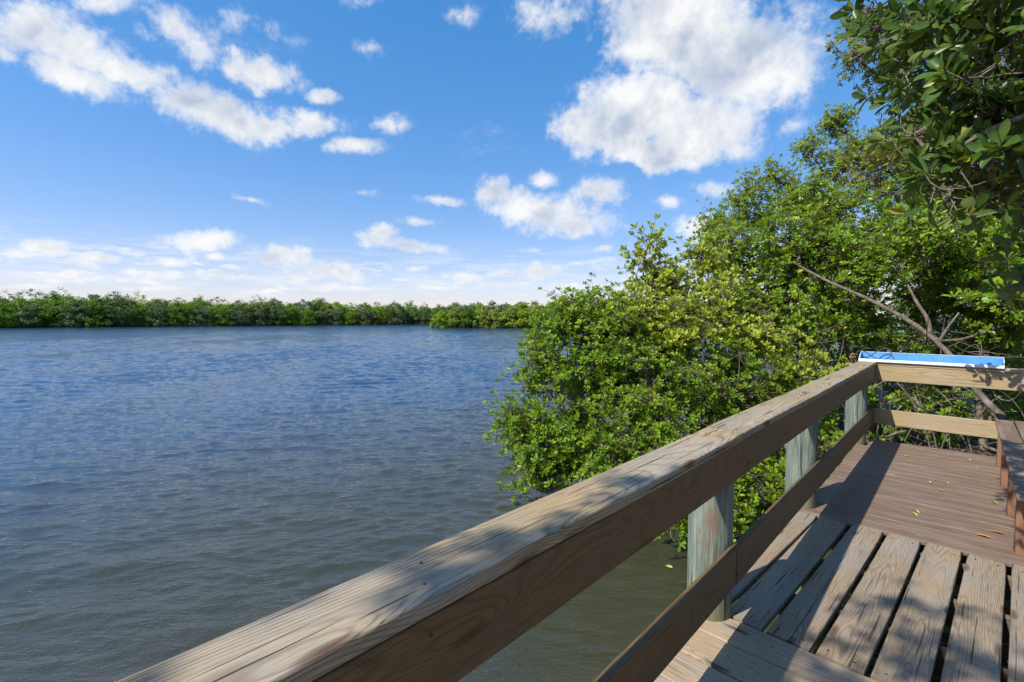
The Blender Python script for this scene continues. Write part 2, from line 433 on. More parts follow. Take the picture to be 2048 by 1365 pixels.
bobj('end_panel', endwall(TX1-.012, .006), M_blue, tray, .001)
bobj('back_edge', lambda bm: box(bm, TX0, TX1, 7.334, 7.348, ZC+.1085, ZC+.112), M_white, tray, 0)

def tube_paths(pts, rad, sides=6):
    """pts (N,n,3), rad (N,n) -> verts, quads"""
    pts = np.asarray(pts, float); rad = np.asarray(rad, float)
    N_, n, _ = pts.shape
    T = np.gradient(pts, axis=1); T = nrm(T)
    ref = np.zeros_like(T); ref[..., 2] = 1
    par = np.abs(T[..., 2]) > .9; ref[par] = (1, 0, 0)
    # steady frame along the path
    ref = np.repeat(ref[:, :1], n, axis=1) if True else ref
    A = nrm(np.cross(T, ref)); B = np.cross(T, A)
    an = np.arange(sides)*2*np.pi/sides
    V = pts[:, :, None] + rad[..., None, None]*(A[:, :, None]*np.cos(an)[None, None, :, None]+B[:, :, None]*np.sin(an)[None, None, :, None])
    idx = np.arange(N_*n*sides).reshape(N_, n, sides)
    a = idx[:, :-1]; b = idx[:, 1:]
    Q = np.stack([a, np.roll(a, -1, 2), np.roll(b, -1, 2), b], -1).reshape(-1, 4)
    return V.reshape(-1, 3), Q
def merge_tubes(lst):
    Vs, Qs, o = [], [], 0
    for V, Q in lst: Vs.append(V); Qs.append(Q+o); o += len(V)
    return np.concatenate(Vs), np.concatenate(Qs)
def smooth_path(pts, n):
    pts = np.asarray(pts, float); m = len(pts)
    t = np.linspace(0, m-1, n); out = []
    for u in t:
        i = min(int(u), m-2); f = u-i
        p0 = pts[max(i-1, 0)]; p1 = pts[i]; p2 = pts[i+1]; p3 = pts[min(i+2, m-1)]
        out.append(.5*((2*p1)+(-p0+p2)*f+(2*p0-5*p1+4*p2-p3)*f*f+(-p0+3*p1-3*p2+p3)*f**3))
    return np.array(out)
def tube_obj(name, pts, r0, r1, m, parent=None, n=30, sides=8):
    p = smooth_path(pts, n); V, Q = tube_paths(p[None], np.linspace(r0, r1, n)[None], sides)
    caps = [np.arange(sides)[None], (len(V)-sides+np.arange(sides))[None, ::-1]]
    return link(name, np_mesh(name, V, [Q]+caps, smooth=True), m, parent)

strokes = []
def ch(c, x0):
    g = {'M': [[(0, 0), (0, 1), (.35, .4), (.7, 1), (.7, 0)]], 'I': [[(.3, 0), (.35, 1)]], 'O': [[(.35, 0), (0, .3), (.05, .8), (.4, 1), (.7, .6), (.6, .1), (.35, 0)]],
         'T': [[(0, .95), (.7, 1)], [(.35, 1), (.3, 0)]], 'A': [[(0, 0), (.35, 1), (.7, 0)], [(.15, .4), (.6, .4)]], '-': [[(.1, .5), (.6, .5)]],
         '2': [[(0, .8), (.35, 1), (.65, .75), (0, .02), (.7, 0)]], '0': [[(.35, 0), (0, .4), (.3, 1), (.65, .6), (.35, 0)]], '4': [[(.5, 0), (.5, 1), (0, .35), (.75, .35)]]}[c]
    for s in g: strokes.append([(x0+p[0]*.021, 7.3345, ZC+.032+p[1]*.046) for p in s])
for i, c in enumerate('MIOTA-204'): ch(c, -.395+i*.027)
tl = []
for s in strokes:
    pth = smooth_path(s, 14); tl.append(tube_paths(pth[None], np.full((1, 14), .0013), 4))
V, Q = merge_tubes(tl); link('scratched_writing', np_mesh('scratched_writing', V, [Q]), M_scratch, tray)
cab = tube_obj('cable_loop', [(-.97, 7.24, 1.03), (-.95, 7.25, 1.07), (-.90, 7.26, 1.075), (-.85, 7.25, 1.045), (-.80, 7.24, 1.01), (-.745, 7.23, .985), (-.69, 7.22, .985), (-.635, 7.23, 1.02), (-.625, 7.25, 1.07),
                        (-.65, 7.27, 1.105), (-.70, 7.27, 1.11), (-.75, 7.26, 1.085), (-.80, 7.25, 1.04), (-.86, 7.24, .985), (-.89, 7.22, .97)], .0055, .0055, M_black, None, 70, 8)
tag(cab, 'dark rubber cord twisted into a loop at the left end of the blue tray', 'cord')
kn = tube_obj('knotted_cord', [(-.98, 7.24, 1.02), (-1.0, 7.25, 1.035), (-1.02, 7.24, 1.01), (-.99, 7.22, .99), (-.975, 7.25, 1.0), (-1.01, 7.26, 1.02), (-1.03, 7.24, .985), (-.99, 7.24, .97), (-.965, 7.24, .94)], .011, .007, M_rust, None, 50, 8)
tag(kn, 'rusty brown knotted cord end hanging left of the blue tray', 'knot')

# ------------------------------------------------------------------ foliage
def leaf_template(near=False):
    if near:
        s = np.array([0, .10, .25, .45, .62, .78, .91, 1.0]); w = np.array([.012, .03, .11, .19, .225, .20, .12, 0.])
    else:
        s = np.array([0, .45, .80, 1.0]); w = np.array([.0, .17, .20, 0.])
    V = []; mid = []
    n = len(s)
    V.append((0, 0, 0)); mid.append(1)
    for i in range(1, n-1):
        z = -.10*s[i]**2
        V += [(s[i], -w[i], z+w[i]*.35), (s[i], 0, z), (s[i], w[i], z+w[i]*.35)]; mid += [0, 1, 0]
    V.append((1, 0, -.10)); mid.append(1)
    tris = [(0, 1, 2), (0, 2, 3)]; quads = []
    for i in range(n-3):
        a = 1+3*i; b = a+3
        quads += [(a, b, b+1, a+1), (a+1, b+1, b+2, a+2)]
    a = 1+3*(n-3); t = len(V)-1
    tris += [(a, t, a+1), (a+1, t, a+2)]
    return np.array(V, float), np.array(tris), np.array(quads).reshape(-1, 4), np.array(mid, float)
LT = {False: leaf_template(False), True: leaf_template(True)}
def leaves_mesh(name, pos, dirs, up_, size, near=False, smooth=False, tone=None, width=1.):
    V0, T0, Q0, mid = LT[near]
    n = len(pos); k = len(V0)
    d = nrm(dirs); side = nrm(np.cross(up_, d)); nn = np.cross(d, side)
    W = (width*rng.uniform(.85, 1.15, n))[:, None, None]
    curl = rng.uniform(.2, 1.6, n)[:, None]
    V = pos[:, None]+size[:, None, None]*(V0[None, :, :1]*d[:, None]+V0[None, :, 1:2]*W*side[:, None]+(V0[None, :, 2]*curl)[:, :, None]*nn[:, None])
    off = (np.arange(n)*k)[:, None, None]
    T = (T0[None]+off).reshape(-1, 3); Q = (Q0[None]+off).reshape(-1, 4)
    if tone is None: tone = rng.random(n)
    at = np.zeros((n, k, 4)); at[..., 0] = tone[:, None]; at[..., 1] = rng.random(n)[:, None]; at[..., 2] = mid[None]; at[..., 3] = 1
    return np_mesh(name, V.reshape(-1, 3), [T, Q], at.reshape(-1, 4), smooth)
def rosettes(cent, axis, size, nl=(6, 9), spread=(25, 80), tone=None):
    """leaves radiating from twig tips -> pos, dir, up, size, tone"""
    n = len(cent); ax = nrm(axis)
    ref = rng.normal(size=(n, 3)); a = nrm(np.cross(ax, ref)); b = np.cross(ax, a)
    out = []
    m = nl[1]
    cnt = rng.integers(nl[0], nl[1]+1, n)
    for j in range(m):
        keep = cnt > j
        th = j*2.4+rng.normal(0, .25, n); el = np.radians(spread[0]+(spread[1]-spread[0])*((j+.5)/m)+rng.normal(0, 8, n))
        rad = a*np.cos(th)[:, None]+b*np.sin(th)[:, None]
        d = ax*np.cos(el)[:, None]+rad*np.sin(el)[:, None]
        u = ax*np.sin(el)[:, None]-rad*np.cos(el)[:, None]
        u = nrm(u+rng.normal(0, .25, (n, 3)))
        s = size*(.55+.45*min(1, (j+1)/m*1.6))*rng.uniform(.8, 1.15, n)
        p = cent+d*(size*.05)[:, None]-ax*(size*.25*j/m)[:, None]
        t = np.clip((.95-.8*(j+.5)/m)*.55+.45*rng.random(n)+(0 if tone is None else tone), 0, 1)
        out.append([x[keep] for x in (p, d, u, s, t)])
    return [np.concatenate([o[i] for o in out]) for i in range(5)]
def bez(a, b, n, bend, r0, r1):
    """curved paths a->b (N,3) with n points"""
    t = np.linspace(0, 1, n)[None, :, None]
    c = bend[:, None]*(4*t*(1-t))
    P_ = a[:, None]*(1-t)+b[:, None]*t+c
    rr = r0[:, None]*(1-t[..., 0])+r1[:, None]*t[..., 0]
    return P_, rr

def make_tree(name, label, cat, base, blobs, leafm, leaf=.075, lw=1., trunk_r=.06, limbs=None, group=None, subr=(.2, .38), dens=1.0, ros_per=14,
              near=False, droop=0.25, out_sprig=.12, zmin=WZ+.04, upw=.7, roots=6, spread=(25, 80), nl=(6, 9), shellp=.45, barkm=None, twigm=None, size_jit=.0, extra_twigs=0):
    root = empty(name, tuple(base), label, cat, group)
    base = np.asarray(base, float)
    wood_l = []; tw_l = []
    Rc, Ra, Rt = [], [], []
    cents = np.array([b[0] for b in blobs])
    # limbs join ellipsoids: each to the closest already connected point
    nodes = [base+np.array([0, 0, .35])] if limbs is None else []
    if limbs is not None:
        for pth, r0, r1 in limbs:
            p = smooth_path(pth, 22); wood_l.append(tube_paths(p[None], np.linspace(r0, r1, 22)[None]*(1+.06*rng.normal(size=(1, 22))), 9)); nodes += list(p[4::2])
    order = np.argsort(np.linalg.norm(cents-nodes[0], axis=1))
    for bi in order:
        c, rad = np.array(blobs[bi][0]), np.array(blobs[bi][1], float)
        if rad.ndim == 0: rad = np.full(3, float(rad))
        nd = np.array(nodes); j = np.argmin(np.linalg.norm(nd-c, axis=1)+.5*np.maximum(0, nd[:, 2]-c[2])); s = nd[j]
        L = np.linalg.norm(c-s)
        if L > .15:
            mid1 = s*.6+c*.4+rng.normal(0, .10, 3)*L*.6-np.array([0, 0, .06*L]); mid2 = s*.25+c*.75+rng.normal(0, .08, 3)*L*.6
            p = smooth_path([s, mid1, mid2, c], 12)
            r = trunk_r*(.75 if len(nodes) < 3 else .5)
            wood_l.append(tube_paths(p[None], np.linspace(r, r*.45, 12)[None], 7)); nodes += list(p[3::3])
        vol = float(np.prod(rad))
        ns = max(3, int(dens*62*vol**(2/3)*(.3/np.mean(subr))**2*.8))
        u = rng.normal(size=(ns, 3)); u = nrm(u); rr = rng.random(ns)**shellp
        sub = c+u*rr[:, None]*rad*.88
        sr = rng.uniform(subr[0], subr[1], ns)
        # branches to sub-blobs
        st = c+(sub-c)*rng.uniform(.0, .3, ns)[:, None]
        bp, br = bez(st, sub, 7, rng.normal(0, .09, (ns, 3))*np.mean(rad)-np.array([0, 0, .05]), np.full(ns, trunk_r*.22), np.full(ns, trunk_r*.09))
        tw_l.append(tube_paths(bp, br, 5))
        for i in range(ns):
            if sub[i, 2] < zmin: continue
            nr = max(3, int(ros_per*(sr[i]/.3)**2*rng.uniform(.7, 1.3)))
            v = nrm(rng.normal(size=(nr, 3))); q = rng.random(nr)**.5
            q = np.where(rng.random(nr) < out_sprig, rng.uniform(1., 1.5, nr), q)
            pos = sub[i]+v*(q*sr[i])[:, None]*np.array([1, 1, .75])
            outw = nrm(sub[i]-c+1e-6)
            ax = v*.7+outw*.6+np.array([0, 0, upw])+rng.normal(0, .25, (nr, 3))
            k = pos[:, 2] > zmin
            pos, ax = pos[k], ax[k]
            if not len(pos): continue
            st2 = sub[i]+(pos-sub[i])*.1+rng.normal(0, .02, pos.shape)
            bp, br = bez(st2, pos, 4, rng.normal(0, .015, pos.shape)-np.array([0, 0, .02]), np.full(len(pos), leaf*.045), np.full(len(pos), leaf*.025))
            tw_l.append(tube_paths(bp, br, 3))
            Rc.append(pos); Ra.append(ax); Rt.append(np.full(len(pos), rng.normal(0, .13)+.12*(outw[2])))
        if extra_twigs:
            ne = int(extra_twigs*vol**(2/3))
            a = c+nrm(rng.normal(size=(ne, 3)))*(rng.random(ne)**.5)[:, None]*rad*.9; b2 = a+nrm(rng.normal(size=(ne, 3)))*rng.uniform(.15, .5, ne)[:, None]
            bp, br = bez(a, b2, 5, rng.normal(0, .04, (ne, 3)), np.full(ne, .004), np.full(ne, .0015)); tw_l.append(tube_paths(bp, br, 3))
    Rc = np.concatenate(Rc); Ra = np.concatenate(Ra); Rt = np.concatenate(Rt)
    sz = np.full(len(Rc), leaf)*rng.uniform(.8, 1.15, len(Rc))
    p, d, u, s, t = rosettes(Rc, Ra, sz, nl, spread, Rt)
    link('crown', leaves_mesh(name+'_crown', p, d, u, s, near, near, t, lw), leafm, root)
    if roots:
        pr = []
        for i in range(roots):
            a = rng.uniform(0, 6.28); L = rng.uniform(.4, 1.1)
            s0 = base+np.array([0, 0, rng.uniform(.2, .8)]); e = base+np.array([math.cos(a)*L, math.sin(a)*L, 0]); e[2] = WZ-.35
            m1 = s0*.4+e*.6; m1[2] = s0[2]*.8+e[2]*.2
            pp = smooth_path([s0, m1, e], 10); pr.append(tube_paths(pp[None], np.linspace(trunk_r*.45, trunk_r*.3, 10)[None], 6))
        V, Q = merge_tubes(pr); link('prop_roots', np_mesh('prop_roots', V, [Q], smooth=True), barkm or M_bark, root)
    if limbs is None:
        s0 = base.copy(); s0[2] = WZ-.3
        pp = smooth_path([s0, (s0+nodes[0])/2+rng.normal(0, .03, 3), nodes[0]], 8); wood_l.append(tube_paths(pp[None], np.linspace(trunk_r, trunk_r*.8, 8)[None], 8))
    V, Q = merge_tubes(wood_l); link('trunk', np_mesh('trunk', V, [Q], smooth=True), barkm or M_bark, root)
    V, Q = merge_tubes(tw_l); link('branches', np_mesh('branches', V, [Q], smooth=True), twigm or M_twig, root)
    return root
def E(px, py, d, r, fz=1.): return (P(px, py, d), (r, r, r*fz))

# 1 rounded bush standing in the water
make_tree('mangrove_bush', 'rounded bright green mangrove bush standing in the water beyond the long railing', 'bush', (-3.1, 5.9, WZ),
          [E(1012, 835, 6.6, .26), E(1065, 955, 6.3, .22), E(1330, 1040, 5.2, .2), E(1480, 1075, 5.2, .22), E(1185, 700, 7.3, .92), E(1135, 850, 6.8, .85), E(1035, 862, 6.6, .36), E(1290, 800, 6.7, 1.0), E(1440, 800, 7.0, 1.0), E(1105, 930, 6.3, .42),
           E(1220, 940, 6.1, .62), E(1390, 980, 5.9, .6), E(1420, 1050, 5.3, .36), E(1350, 1010, 5.4, .26), E(1330, 700, 7.8, .7), E(1230, 760, 7.9, .65), E(1105, 665, 7.3, .3), E(1065, 705, 7.1, .26), E(1480, 820, 7.8, .7), E(1560, 960, 6.6, .7), E(1640, 900, 7.2, .6), E(1150, 620, 7.4, .42),
           E(1235, 640, 7.6, .5), E(1085, 740, 7.0, .42), E(1320, 900, 6.3, .6), E(1490, 1000, 6.0, .5)],
          L_bush, leaf=.083, trunk_r=.045, dens=1.35, ros_per=17, roots=9, nl=(7, 10))
# 2 pale bush
make_tree('pale_mangrove', 'pale yellow-green leaning mangrove behind the rounded bush, with one raised sprig', 'tree', (-2.3, 7.6, WZ),
          [E(1350, 655, 7.3, .68), E(1300, 487, 7.6, .2, 1.2), E(1285, 520, 7.6, .2), E(1305, 550, 7.6, .26), E(1345, 570, 7.6, .42), E(1430, 610, 7.7, .72), E(1590, 735, 7.0, .42, .7), E(1510, 690, 7.2, .5), E(1270, 620, 7.4, .35),
           E(1660, 745, 6.9, .28, .7), E(1405, 520, 8.0, .36)],
          L_pale, leaf=.098, trunk_r=.045, dens=1.5, ros_per=14, upw=.9, spread=(15, 60), roots=5)
# 3 glossy dark mangrove with the leaning trunk right behind the far railing
lean = [(.75, 7.75, -1.2), (.545, 7.9, -.02), (.387, 8.0, .286), (.169, 8.1, .545), (-.121, 8.3, 1.007), (-.49, 8.5, 1.386), (-1.032, 8.8, 1.746), (-1.684, 9.2, 2.098), (-2.3, 9.5, 2.5)]
l2 = [(-.33, 8.42, 1.22), (-.36, 8.5, 1.45), (-.50, 8.6, 1.72), (-.60, 8.7, 1.95)]
l3 = [(-.25, 8.38, 1.14), (-.16, 8.5, 1.35), (-.06, 8.6, 1.55)]
l4 = [(1.3, 8.3, -1.2), (1.0, 8.5, .5), (.75, 8.6, 1.8), (.8, 8.8, 3.0), (.7, 9, 4.0)]
make_tree('glossy_mangrove', 'dark glossy-leaved mangrove with a leaning grey-brown trunk, right behind the far railing', 'tree', (.75, 7.75, WZ),
          [E(1470, 500, 8.8, .75), E(1585, 500, 8.7, .9), E(1555, 600, 8.6, .8), E(1690, 500, 8.5, 1.0), E(1830, 470, 8.6, 1.1), E(1960, 520, 8.3, 1.0), E(1700, 620, 9.0, .7),
           E(1850, 610, 9.0, .6), E(1980, 640, 8.8, .7), E(2090, 560, 8, 1.1), E(2080, 380, 8.2, 1.1), E(1960, 400, 8.6, .9), E(1480, 620, 8.4, .6), E(1640, 420, 9.2, .7), E(1780, 520, 7.8, .42), E(1880, 480, 7.6, .45), E(1965, 560, 7.6, .42), E(2040, 630, 7.5, .35), E(1700, 560, 8.0, .4), E(1600, 640, 8.0, .5), E(1980, 660, 7.8, .22), E(1690, 660, 8.2, .35), E(1780, 680, 8.3, .22), E(1740, 800, 8.2, .2), E(1830, 790, 8.4, .22), E(1920, 800, 8.3, .2), E(1790, 850, 8.0, .16), E(1890, 870, 8.0, .16), E(1980, 830, 8.3, .2), E(1700, 760, 8.4, .25), E(1870, 700, 8.9, .25), E(2000, 700, 8.6, .3)],
          L_gloss, leaf=.098, trunk_r=.075, limbs=[(lean, .050, .018), (l2, .034, .012), (l3, .022, .008), (l4, .06, .02)], dens=1.25, ros_per=13, roots=12, nl=(6, 9))
# 4 background mangroves against the sky
make_tree('background_mangrove', 'tall small-leaved mangrove rising against the sky behind the glossy one', 'tree', (-1.8, 12.8, WZ),
          [E(1620, 300, 12, .45), E(1545, 345, 11.8, .4), E(1495, 385, 11.5, .45), E(1425, 440, 10.5, .45), E(1665, 255, 12.4, .4), E(1590, 380, 12, .72), E(1480, 425, 11.5, .5), E(1540, 430, 11.5, .6), E(1650, 440, 11.5, .9), E(1690, 330, 12, .8), E(1680, 245, 12.4, .5), E(1750, 300, 12, .8),
           E(1830, 340, 12, 1.2), E(1430, 470, 11, .5)],
          L_back, leaf=.085, trunk_r=.06, dens=1.3, ros_per=11, roots=6, subr=(.18, .34), extra_twigs=25, out_sprig=.2)
make_tree('olive_mangrove', 'olive-yellow twiggy mangrove high up behind the dark overhanging branch', 'tree', (.3, 10.8, WZ),
          [E(1700, 110, 9.6, .48), E(1745, 60, 9.8, .6), E(1790, 150, 9.8, .62), E(1860, 90, 10, .9), E(1960, 60, 10, 1.1), E(1790, 290, 9.8, .5), E(1850, 230, 10, .7), E(1950, 220, 10, 1.1), E(2060, 150, 10, 1.2), E(1730, 370, 10.2, .5),E(1880, 380, 9.8, .8)],
          L_olive, leaf=.09, trunk_r=.07, dens=1.1, ros_per=10, roots=6, subr=(.18, .34), extra_twigs=60, out_sprig=.2)
make_tree('understory_mangrove', 'shaded mangrove filling the dark thicket behind the leaning trunk', 'tree', (-.6, 12.2, WZ),
          [E(1480, 650, 11, 1.0), E(1600, 680, 11.5, 1.2), E(1750, 690, 12, 1.3), E(1900, 690, 12, 1.3), E(2050, 690, 11, 1.4), E(1560, 780, 10.5, .8), E(1700, 800, 11, .8), E(1880, 800, 11, .8), E(2060, 820, 10.5, .9), E(1640, 590, 10.6, .9), E(1700, 640, 10.4, .7), E(1580, 690, 9.6, .6), E(1850, 700, 8.9, .35), E(1950, 700, 9.2, .4), E(1840, 800, 8.5, .3), E(2010, 720, 8.6, .35), E(1720, 720, 9.2, .55), E(1800, 760, 9.4, .5), E(1900, 740, 9.6, .6), E(2000, 770, 9.4, .6), E(1780, 860, 9.0, .45), E(1950, 850, 9.0, .5), E(1640, 800, 8.6, .5),
           E(1850, 560, 12.5, 1.3), E(2000, 500, 12, 1.5), E(1700, 540, 12.5, 1.2)],
          L_gloss, leaf=.095, trunk_r=.07, dens=.8, ros_per=11, roots=14, extra_twigs=60)
make_tree('unseen_side_mangrove', 'broad unseen mangrove right of the deck beyond the bench, widened to block sky light', 'tree', (4.2, 6.6, WZ),  # out of view; crown extended to cut sky light on the rail boards
          [(np.array([3.9, 8.4, 2.4]), (1.6, 1.4, 1.6)), (np.array([4.4, 6.6, 1.2]), (1.4, 1.6, 1.5)), (np.array([4.6, 5.0, 2.8]), (1.5, 1.7, 1.6)), (np.array([3.4, 9.6, 1.0]), (1.3, 1.3, 1.2)), (np.array([4.4, 3.4, .9]), (1.2, 1.5, 1.4))],
          L_gloss, leaf=.15, trunk_r=.1, dens=.42, ros_per=8, roots=8, subr=(.3, .5))
make_tree('unseen_side_mangrove', 'broad unseen mangrove added right of and behind the camera to block sky light', 'tree', (4.6, -.5, WZ),  # added out of view, blocks sky fill so shaded timber stays dark
          [(np.array([4.6, 1.2, 2.6]), (1.5, 1.8, 1.8)), (np.array([4.6, -1.2, 1.0]), (1.4, 1.8, 1.5)), (np.array([4.8, -3.6, 2.4]), (1.6, 2.0, 2.0)), (np.array([4.2, -6.0, 1.2]), (1.8, 1.8, 1.6)), (np.array([5.6, .5, 4.2]), (1.6, 2.2, 1.4))],
          L_gloss, leaf=.15, trunk_r=.1, dens=.42, ros_per=8, roots=8, subr=(.3, .5))
# low seedlings close behind the far rail
for i, (px, py, d, r) in enumerate([(1785, 795, 7.6, .16), (1840, 705, 8.0, .12), (1905, 830, 7.5, .15), (1690, 910, 7.0, .16)]):
    b = P(px, py, d); b0 = b.copy(); b0[2] = WZ
    lab = ['young mangrove sprout seen between the two boards of the far railing, nearest the corner', 'young mangrove sprout with broad leaves just above the blue tray',
           'young mangrove sprout in the gap below the far railing, nearest the bench', 'small sprout with upright leaves beside the corner post, outside the long railing'][i]
    make_tree('mangrove_sprout', lab, 'sprout', tuple(b0), [(b, (r, r, r))], L_gloss, leaf=.11, trunk_r=.012, dens=.1, ros_per=9, roots=0, subr=(.12, .15), nl=(5, 7))

# 5 the tree leaning over the deck: trunk right of the walk, dark boughs at upper right
def ov(l): return [(P(*q[:3]), (q[3],)*3) for q in l]
hang = ov([(1720, 15, 2.6, .10), (1765, 50, 2.5, .13), (1820, 25, 2.3, .16), (1865, 60, 2.2, .2), (1935, 30, 2.1, .2), (2010, 50, 2., .2), (1850, 150, 2.4, .14),
           (1910, 120, 2.4, .18), (1970, 140, 2.1, .18), (2040, 130, 2., .2), (1885, 225, 2.3, .14), (1830, 275, 2.2, .08), (1930, 250, 2.2, .16), (2000, 220, 2., .18), (1895, 325, 2.1, .10), (1965, 320, 2.0, .14),
           (2035, 300, 1.9, .16), (1900, 375, 2.0, .05), (1990, 385, 2., .10), (2045, 400, 2.1, .14), (2100, 200, 2, .25), (2120, 350, 2.1, .2), (2055, 560, 2.6, .10), (2070, 480, 2.5, .06)])
canopy = [(np.array([-.1, 1.0, 4.35]), (.6, .75, .25)), (np.array([.55, .9, 4.7]), (.9, 1.1, .5)), (np.array([1.5, .6, 4.5]), (.9, 1.0, .6)), (np.array([2.3, 1.6, 4.0]), (1., 1.2, .9)), (np.array([1.6, 2.4, 3.9]), (.8, .7, .5)),
          (np.array([-2.0, -3.2, 5.4]), (.42, .5, .10)),  (np.array([-2.2, -4.0, 5.4]), (.26, .28, .08)), (np.array([-1.95, -2.6, 5.4]), (.2, .2, .07)), (np.array([-1.35, -1.7, 5.0]), (.5, .5, .12)), (np.array([-.9, -2.1, 5.1]), (.3, .4, .12)), (np.array([.9, -1.2, 4.8]), (.9, .9, .3))]
tl1 = [(3.1, 1.2, -1.2), (3.0, 1.2, .6), (2.7, 1.3, 2.0), (2.2, 1.6, 3.0), (1.5, 2.0, 3.6), (.9, 1.5, 4.2)]
tl2 = [(2.4, 1.5, 2.7), (1.6, 2.3, 2.85), (.9, 2.7, 2.8), (.3, 2.9, 2.85), (-.3, 3.1, 3.0)]
tl3 = [(1.9, 2.1, 2.8), (1.2, 2.6, 2.5), (.6, 2.7, 2.35), (.1, 2.8, 2.3), (-.1, 2.85, 2.2)]
tl4 = [(2.0, 1.7, 3.2), (1.0, .3, 4.0), (.1, -.9, 4.6), (-.9, -1.6, 5.0), (-2.0, -3.1, 5.4)]
make_tree('overhanging_mangrove', 'dark large-leaved mangrove boughs hanging over the deck from the upper right', 'tree', (3.1, 1.2, WZ), hang+canopy, L_over, leaf=.098, lw=.82, trunk_r=.024,
          limbs=[(tl1, .11, .04), (tl2, .03, .01), (tl3, .022, .008), (tl4, .035, .012)], dens=1.25, ros_per=11, near=True, roots=8, subr=(.14, .26), nl=(5, 8), upw=.5, shellp=.6)
# sprig just in front of the far rail, throws its shadow on the board
make_tree('drooping_sprig', 'small leafy sprig drooping in front of the far railing at its right end', 'branch', (1.2, 6.5, WZ),
          [(np.array([-.02, 6.50, 1.66]), (.1, .1, .1)), (np.array([.22, 6.5, 1.7]), (.12, .1, .12)), (np.array([.5, 6.5, 1.8]), (.2, .2, .2))], L_gloss, leaf=.10, trunk_r=.02,
          limbs=[([(1.9, 7.6, -1.1), (1.7, 7.5, .8), (1.2, 7., 1.7), (.6, 6.6, 1.75), (.0, 6.5, 1.6)], .02, .005)], dens=.15, ros_per=8, roots=0, subr=(.1, .14), nl=(5, 7))

# root and twig tangle under the trees
def tangle():
    l = []; n = 260
    a = np.stack([rng.uniform(-2.2, 3.5, n), rng.uniform(7.8, 11.5, n), rng.uniform(-1.0, 1.3, n)], 1)
    d = nrm(rng.normal(size=(n, 3))*np.array([1, .6, .7])); b = a+d*rng.uniform(.2, 1.1, n)[:, None]
    b[:, 1] = np.maximum(b[:, 1], 7.48)
    bp, br = bez(a, b, 7, rng.normal(0, .08, (n, 3)), rng.uniform(.003, .011, n), np.full(n, .0018)); l.append(tube_paths(bp, br, 4))
    n = 34
    a = np.stack([rng.uniform(-2.0, 3.5, n), rng.uniform(7.7, 11, n), rng.uniform(-.4, .6, n)], 1)
    an = rng.uniform(0, 6.28, n); b = a+np.stack([np.cos(an)*.5, np.sin(an)*.35, np.zeros(n)], 1); b[:, 1] = np.maximum(b[:, 1], 7.5); b[:, 2] = -1.1
    be = (b-a)*.2; be[:, 2] = .15
    bp, br = bez(a, b, 9, be, rng.uniform(.010, .02, n), rng.uniform(.008, .016, n)); l.append(tube_paths(bp, br, 6))
    V, Q = merge_tubes(l); o = link('root_tangle', np_mesh('root_tangle', V, [Q], smooth=True), M_dead)
    tag(o, 'tangle of dry twigs and roots in the dark thicket below the trees', 'undergrowth', kind='stuff')
    n = 2600
    p = np.stack([rng.uniform(-2.3, 4, n), rng.uniform(7.45, 12, n), np.full(n, -.93)], 1)
    d = rng.normal(size=(n, 3))*np.array([1, 1, .25]); u = np.array([0, 0, 1.])+rng.normal(0, .35, (n, 3))
    p[:, 2] += rng.uniform(0, .06, n)
    me = leaves_mesh('litter', p, d, u, rng.uniform(.06, .1, n))
    lm = simple('dry_leaf', (.24, .17, .12), .7, var=1, vs=9, c2=(.09, .055, .035))
    tag(link('leaf_litter', me, lm), 'dry brown leaf litter on the mud behind the far railing', 'leaf litter', kind='stuff')
tangle()

# ------------------------------------------------------------------ fallen leaves
M_fall = simple('fallen_leaf_yellow', (.50, .50, .08), .5, var=.8, vs=30, c2=(.38, .42, .06))
M_fall2 = simple('fallen_leaf_orange', (.55, .28, .06), .5, var=.6, vs=30, c2=(.35, .15, .04))
def g(px, py): r_ = ray(px, py); return CAM+r_*(-HC/r_[2])
def w_(px, py): r_ = ray(px, py); return CAM+r_*((WZ-HC)/r_[2])
spots = [(1862, 899, 0, 'tiny yellow leaf on the composite deck, the farthest from the camera'), (1811, 915, 0, 'small yellow leaf on the composite deck, second farthest back'),
         (1867, 919, 0, 'yellow-green leaf on the composite deck, in the middle of its far part'), (1940, 923, 0, 'long yellow leaf on the composite deck near the far bench leg'),
         (1860, 968, 0, 'thin yellow leaf on the composite deck, left of two lying together'), (1897, 970, 0, 'rounder yellow leaf on the composite deck, right of the two lying together'),
         (1876, 979, 0, 'pale green leaf on the composite deck just below the two yellow ones'), (1826, 1021, 0, 'yellow leaf on the composite deck closest to the shadow band, upper of a touching pair'),
         (1822, 1026, 0, 'greenish leaf on the composite deck, lower of the touching pair by the shadow band'), (1996, 1010, 0, 'yellow leaf on the composite deck beside the bench legs'),
         (1975, 1062, 1, 'orange leaf on the composite deck, farther of the curled orange ones'), (1948, 1070, 1, 'long curled orange leaf on the composite deck, leftmost orange one'),
         (2030, 1088, 1, 'orange leaf at the right edge of the composite deck near the planks')]
for px, py, c, lab in spots:
    q = g(px, py); a = random.uniform(0, 6.28) if c == 0 else random.uniform(-.3, .3)
    me = leaves_mesh('fallen_leaf', np.zeros((1, 3)), np.array([[math.cos(a), math.sin(a), .08]]), np.array([[.1, .1, 1.]]), np.array([.062 if c == 0 else .085]), True, True, width=.8)
    tag(link('fallen_leaf', me, (M_fall, M_fall2)[c], None, (q[0], q[1], .006)), lab, 'leaf', 'leaves fallen on the composite deck')
q = w_(1330, 1135)
me = leaves_mesh('floating_leaf', np.zeros((1, 3)), np.array([[1, .3, 0]]), np.array([[0, 0, 1.]]), np.array([.075]), True, True, width=1.4)
